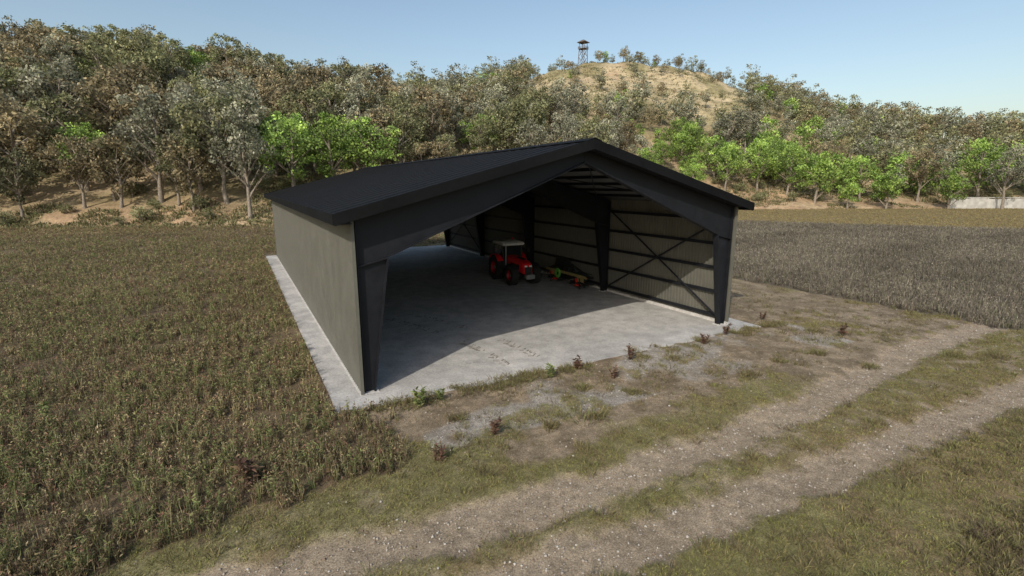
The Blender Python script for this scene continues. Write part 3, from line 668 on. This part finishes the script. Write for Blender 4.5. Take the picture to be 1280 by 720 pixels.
def make_tree(kind,seed,H,r,b,ncl,nl,size,rcl):
    root=empty('tree',(0,0,0)); cen=crown_centers(seed,H,r,b,ncl,0); g=random.Random(seed)
    mb=MB(); tr0=H*.018+.06; pts=[(0,0,-.8)]; rad=[tr0*1.35]; x=y=0
    nseg=6; ht=b+(H-b)*.7
    for k in range(1,nseg+1):
        x+=g.uniform(-.35,.35)*H/18; y+=g.uniform(-.35,.35)*H/18; pts.append((x,y,ht*k/nseg)); rad.append(tr0*(1-.8*k/nseg))
    mb.path(pts,rad,7)
    order=sorted(range(len(cen)),key=lambda i:-math.hypot(cen[i][0],cen[i][1])); 
    for i in order[::max(1,len(order)//14)][:14]:
        c=cen[i]; zb=min(ht*.9,max(b*.55,c[2]-H*.22)); k=zb/ht*nseg; a=min(int(k)+0,nseg-1)
        p0=Vector(pts[a]).lerp(Vector(pts[a+1]),min(1,k-a)); p1=Vector(c); md=p0.lerp(p1,.5)+Vector((0,0,g.uniform(-.2,.5)))
        rr=tr0*.42; mb.path([p0,md,p1],[rr,rr*.6,rr*.2],5)
    mb.build('trunk',M['bark'],root,smooth=60)
    rc=np.random.default_rng(seed+5).uniform(.6,1.35,ncl)*rcl
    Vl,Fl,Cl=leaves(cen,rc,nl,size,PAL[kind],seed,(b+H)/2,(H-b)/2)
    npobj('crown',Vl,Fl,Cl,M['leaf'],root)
    return root
protos={'olive':[make_tree('olive',1,16,6.0,3.8,58,58,.235,1.25),make_tree('olive',2,14,6.2,3.0,56,58,.235,1.3)],
 'brown':[make_tree('brown',3,16,6.2,3.6,56,58,.235,1.25),make_tree('brown',4,13,5.6,3.2,52,58,.235,1.2)],
 'grey':[make_tree('grey',5,18,5.8,5.0,54,52,.23,1.2),make_tree('grey',6,15,5.4,4.0,50,52,.23,1.15)],
 'green':[make_tree('green',7,15,6.0,2.4,70,58,.22,1.3),make_tree('green',8,9,3.5,1.0,46,58,.19,.95)],
 'dark':[make_tree('dark',9,14,6.2,2.4,60,52,.26,1.35)],
 'bush':[make_tree('olive',10,3.2,2.3,.2,26,46,.13,.75)]}
PH={'olive':(16,14),'brown':(16,13),'grey':(18,15),'green':(15,9),'dark':(14,),'bush':(3.2,)}
protos['bush'][0].name='bush'
used=set()
def place(kind,var,X,Y,h,rz,label,group=None,sink=.2):
    src=protos[kind][var]; x,y=c2w(X,Y); z=max(float(hz(X,Y)),0)-sink
    if (kind,var) not in used: used.add((kind,var)); r=src
    else:
        r=src.copy(); link(r)
        for ch in list(src.children):
            c=ch.copy(); link(c); c.parent=r
    s=h/PH[kind][var]; r.location=(x,y,z); r.rotation_euler=(0,0,rz); k=random.uniform(.84,1.08); r.scale=(s*k,s*k,s)
    tag(r,label,'bush' if kind=='bush' else 'tree',group); return r
feat=[(28,99,'dark',0,14,'dark bushy tree at far left end of the field edge'),
(107,103,'brown',0,17,'spreading brown tree at the left field edge, second tree from left'),
(147,107,'olive',1,15,'olive tree just right of the spreading brown field-edge tree'),
(205,113,'grey',1,13,'small pale grey tree between the olive and the low brown field-edge trees'),
(244,103,'brown',1,14.5,'low round brown tree standing alone on the sandy bank left of shed'),
(313,101,'grey',0,23,'tall grey-green tree with bare forked trunk at field edge behind shed'),
(368,114,'green',0,21,'large bright green tree behind the rear left of the shed roof'),
(416,120,'green',0,22,'bright green tree second along behind the shed roof'),
(460,126,'green',0,21,'bright green tree third along, nearest the shed ridge'),
(502,134,'olive',0,20,'broad olive tree right of the bright green trio'),
(905,182,'green',0,19,'light green tree rising just behind right end of shed roof'),
(945,184,'green',0,21,'light green tree second right from the shed roof end'),
(982,182,'green',0,20,'light green tree third right from the shed roof end'),
(1018,176,'green',1,18,'slim green tree right of the light green row'),
(1060,171,'green',1,11,'smallest bright green tree at the far right field edge'),
(1108,171,'green',1,15,'narrow bright green tree in the middle of the far right field edge'),
(1146,182,'brown',0,22,'tall brown tree behind the narrow bright green tree'),
(1187,171,'green',1,14,'small bright green tree left of the concrete wall'),
(1222,186,'green',0,25,'leafy green tree behind the concrete wall'),
(1254,170.5,'grey',0,22,'pale grey-green tree in front of the concrete wall'),
(1283,188,'green',0,25,'light green tree behind right end of the concrete wall')]
taken=[]; greens=[]
for px,Y,kd,vr,h,lb in feat:
    X=(px-640)/F*(Y*PC+1.2); place(kd,vr,X,Y,h,random.uniform(0,6),lb); taken.append((X,Y))
    if kd=='green': greens.append((X/Y,Y,6.5/Y))
cand=[]
def inbald(a,t): return (.03<a<.45 and .36<t<.965)
r2=random.Random(21)
def clearview(a,t,X,Y):
    for ga,gy_,gw in greens:
        if Y<gy_+3 and abs(a-ga)<gw: return False
    if abs(a-52/392)<.016 and Y>355 and Y<410: return False
    return True
def gen(step,amin,amax,Ymin,Ymax,cond):
    Yv=Ymin
    while Yv<Ymax:
        Xv=amin*Yv
        while Xv<amax*Yv:
            X=Xv+r2.uniform(-.48,.48)*step; Y=Yv+r2.uniform(-.48,.48)*step
            a,f,rr,z=[float(q_) for q_ in tpar(np.array(X),np.array(Y))]; t=(Y-f)/(rr-f)
            if 0.03<t<1.06 and cond(a,t,X,Y) and clearview(a,t,X,Y) and all((X-p)**2+(Y-q_)**2>16 for p,q_ in taken): cand.append((X,Y,a,t))
            Xv+=step
        Yv+=step
def c_left(a,t,X,Y):
    n=float(fbm(X*.03,Y*.03,77)); p=.96 if n>.32 else .6
    if t<.05: p*=.6
    return r2.random()<p
def c_right(a,t,X,Y):
    n=float(fbm(X*.03,Y*.03,78)); p=.92 if n>.36 else .5
    if inbald(a,t): p=.12 if n<.5 else .4
    if .16<a<.45 and t>.95: p=.95
    if t<.04: p*=.4
    return r2.random()<p
gen(7.8,-1.22,-.28,90,285,c_left)
gen(8.6,-.28,.0,110,400,c_left)
gen(9.2,.0,1.2,140,420,c_right)
cand.sort(key=lambda c:math.hypot(c[0],c[1]))
ADJ={'olive':'olive-green','brown':'brown-leaved','grey':'grey-green','green':'bright green','dark':'dark green'}
def pickkind(X,Y,a,t):
    n=float(fbm(X*.02,Y*.02,80)); v=r2.random()
    if a>.25 and t<.2 and v<.75: return 'green'
    if a>.0 and t<.4 and v<.2: return 'green'
    if -.5<a<0 and t<.3 and v<.2: return 'green'
    if v<.06: return 'green'
    w=v+(n-.5)*.5
    return 'brown' if w<.33 else ('olive' if w<.62 else 'grey')
NI=min(278,len(cand))
for X,Y,a,t in cand[:NI]:
    kd=pickkind(X,Y,a,t); vr=r2.randrange(2)
    zone='left' if a<.0 else ('right' if t<.25 else 'far')
    pl={'left':'crowded wood on the hillside behind the left field','right':'tree belt beyond the right-hand field','far':'scattered wood on the slope below the bald hill'}[zone]
    h={'green':r2.uniform(12,19),'grey':r2.uniform(15,26)}.get(kd,r2.uniform(12,25))
    if kd=='green' and vr==1: h=r2.uniform(8,13)
    place(kd,vr,X,Y,h,r2.uniform(0,6.28),'%s tree in the %s'%(ADJ[kd],pl),'%s trees, %s'%(ADJ[kd],pl),.3)
nb=0
while nb<46:
    a=r2.uniform(-1.1,1.1); f=float(np.interp(a,da,sf)); rr=float(np.interp(a,da,sr)); Y=f+r2.uniform(.02,.12)*(rr-f); X=a*Y
    if -.25<a<.28: continue
    pl='sandy bank at the edge of the left field' if a<0 else 'foot of the slope beyond the right field'
    place('bush',0,X,Y,r2.uniform(1.6,4.2),r2.uniform(0,6.28),'low olive bush on the '+pl,'low bushes, '+pl,.2); nb+=1
low={}
for kd,sd,H,r,b in (('olive',31,15,5.4,1.4),('brown',32,14,5.4,1.2),('grey',33,16,5.0,1.6),('green',34,11,4.4,1.0)):
    cen=crown_centers(sd,H,r,b,38,0); rc=np.random.default_rng(sd).uniform(.7,1.3,38)*1.45
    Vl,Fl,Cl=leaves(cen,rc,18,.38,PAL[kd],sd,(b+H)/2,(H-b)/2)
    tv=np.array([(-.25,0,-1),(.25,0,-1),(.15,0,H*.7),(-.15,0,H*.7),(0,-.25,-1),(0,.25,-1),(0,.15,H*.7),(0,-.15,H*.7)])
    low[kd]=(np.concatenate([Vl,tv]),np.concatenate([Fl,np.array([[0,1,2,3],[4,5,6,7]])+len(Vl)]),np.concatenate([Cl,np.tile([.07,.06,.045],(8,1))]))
parts=[]
for X,Y,a,t in cand[NI:]:
    kd=pickkind(X,Y,a,t); v,f,c=low[kd]; th=r2.uniform(0,6.28); s=r2.uniform(.65,1.4); x,y=c2w(X,Y); z=float(hz(X,Y))
    if inbald(a,t): s=r2.uniform(.25,.8)
    if t>.93 and .03<a<.5: s=r2.uniform(.4,.85)
    ct,st2=math.cos(th),math.sin(th)
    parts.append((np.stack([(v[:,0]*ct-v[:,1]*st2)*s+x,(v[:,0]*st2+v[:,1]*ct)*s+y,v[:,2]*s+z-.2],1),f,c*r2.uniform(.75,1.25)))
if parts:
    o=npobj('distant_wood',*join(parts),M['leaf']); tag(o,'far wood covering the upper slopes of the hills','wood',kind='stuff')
print('TREES',len(cand),'individual',NI)
for k_,l_ in protos.items():
    for i_,r_ in enumerate(l_):
        if (k_,i_) not in used:
            for ch in list(r_.children): bpy.data.objects.remove(ch)
            bpy.data.objects.remove(r_)
# ---------------------------------------------------------------- individual weeds
def weed(px,py,kind,h,label,name):
    x,y=px2w(px,py)
    z=float(gz(np.array([x]),np.array([y]))[0])
    if SX0<x<SX1 and SY0<y<SY1: z=max(z,.1)
    if kind=='tuft':
        V_,F_,C_=clumps(np.clip(rng.normal(0,.22*h/.3,14),-.35,.35),np.clip(rng.normal(0,.14*h/.3,14),-.25,.25),np.zeros(14),24,.22*h/.3,h*.4,h,.016,palT,.9)
    else:
        palw={'dock':[(.08,.045,.032),(.058,.036,.028),(.10,.068,.042)],'green':[(.10,.12,.04),(.075,.095,.035),(.12,.12,.05)]}[kind]
        h*=1.15
        P,D,Lg,Wd,Cc=[],[],[],[],[]
        for s in range(7):
            an=rng.uniform(0,6.28); b0=np.array([math.cos(an),math.sin(an),0])*rng.uniform(0,.1); dv=np.array([math.cos(an)*.2,math.sin(an)*.2,1.0]); hh=h*rng.uniform(.6,1)
            P.append(b0);D.append(dv);Lg.append(hh);Wd.append(.02);Cc.append(palw[0])
            for k in range(13):
                f=rng.uniform(.1,1); a2=rng.uniform(0,6.28)
                P.append(b0+dv*hh*f);D.append(np.array([math.cos(a2),math.sin(a2),rng.uniform(.2,1.2)]));Lg.append(h*rng.uniform(.16,.34));Wd.append(h*.085);Cc.append(np.array(palw[rng.integers(0,3)])*rng.uniform(.7,1.3))
        V_,F_,C_=blades(np.array(P),np.array(D,float),np.array(Lg),np.array(Wd),np.array(Cc,float))
    o=npobj(name,V_,F_,C_,M['blade']); o.location=(x,y,z); tag(o,label,'plant')
ws=[(720,464,'dock',.6,'reddish weed at the slab edge straight before the parked tractor'),
(767,474,'dock',.5,'short reddish weed on dirt just before the slab edge'),
(788,452,'dock',.6,'reddish weed at the slab edge midway along the front'),
(881,432,'dock',.5,'reddish weed at the slab edge near the right column'),
(907,421,'dock',.55,'dark weed beside foot of the right front column'),
(1052,420,'dock',.6,'reddish weed on dirt right of the slab corner'),
(953,401,'dock',.5,'low dark weed against slab corner behind right column'),
(617,545,'dock',.6,'reddish dock plant alone in the dirt before the left bay'),
(310,608,'dock',.85,'tall reddish dock plant within left field near its front'),
(548,578,'dock',.5,'brown weed on the border of dirt and verge grass'),
(60,525,'green',.6,'bright green weed within the left field'),
(525,512,'green',.7,'leafy green weed at slab front near left column'),
(550,503,'green',.5,'smaller green weed right of the leafy weed by left column'),
(688,474,'green',.55,'green weed at slab edge below the tyre marks'),
(735,524,'tuft',.42,'largest grass tuft in the middle of the dirt apron'),
(730,486,'tuft',.28,'flat grass tuft just before the slab edge'),
(792,492,'tuft',.30,'round grass tuft on grey gravel before the slab'),
(575,524,'tuft',.28,'small dark tuft on dirt before the left column'),
(845,450,'tuft',.26,'thin tuft before the slab edge on the right half'),
(1018,442,'tuft',.36,'broad tuft on the dirt right of the slab corner'),
(1015,416,'tuft',.36,'tuft directly beside the slab corner'),
(935,470,'tuft',.36,'dark spreading tuft on dirt below right column'),
(975,452,'tuft',.26,'small tuft between two larger tufts on the dirt'),
(1190,444,'tuft',.34,'lone tuft in the wide dirt at the right'),
(1085,455,'tuft',.3,'low tuft at the head of the first rut'),
(690,532,'tuft',.26,'low tuft left of the largest tuft'),
(1250,446,'tuft',.34,'tuft nearest the right image border on the dirt'),
(655,478,'tuft',.22,'little tuft at slab edge left of green weed')]
for a_ in ws: weed(*a_,{'dock':'dock_plant','green':'green_weed','tuft':'grass_tuft'}[a_[2]])
# ---------------------------------------------------------------- light, sky, camera
el=R(37.5); d=Vector((.8035*math.cos(el),.595*math.cos(el),-math.sin(el)))
sl=bpy.data.lights.new('sun','SUN'); sl.energy=3.2; sl.angle=R(.5); sl.color=(1,.94,.84)
so=bpy.data.objects.new('sun',sl); so.rotation_euler=d.to_track_quat('-Z','Y').to_euler(); so.location=(-30,-40,60); link(so)
w=bpy.data.worlds.new('World'); scn.world=w; w.use_nodes=True; t=w.node_tree
sk=N(t,'ShaderNodeTexSky',sky_type='NISHITA'); sk.sun_disc=False; sk.sun_elevation=el; sk.sun_rotation=math.atan2(-.8035,-.595)
sk.air_density=1.3; sk.dust_density=2.0; sk.ozone_density=1.0
bg=t.nodes['Background']; bg.inputs['Strength'].default_value=.15; t.links.new(sk.outputs[0],bg.inputs[0])
cd=bpy.data.cameras.new('camera'); cd.sensor_width=36; cd.lens=36*F/1280; cd.clip_end=6000; cd.clip_start=.1
co=bpy.data.objects.new('camera',cd); co.location=(CX,CY,CH); co.rotation_euler=(R(90-11.69),0,R(-28.7)); link(co); scn.camera=co
scn.view_settings.view_transform='Standard'; scn.view_settings.look='None'; scn.view_settings.exposure=0
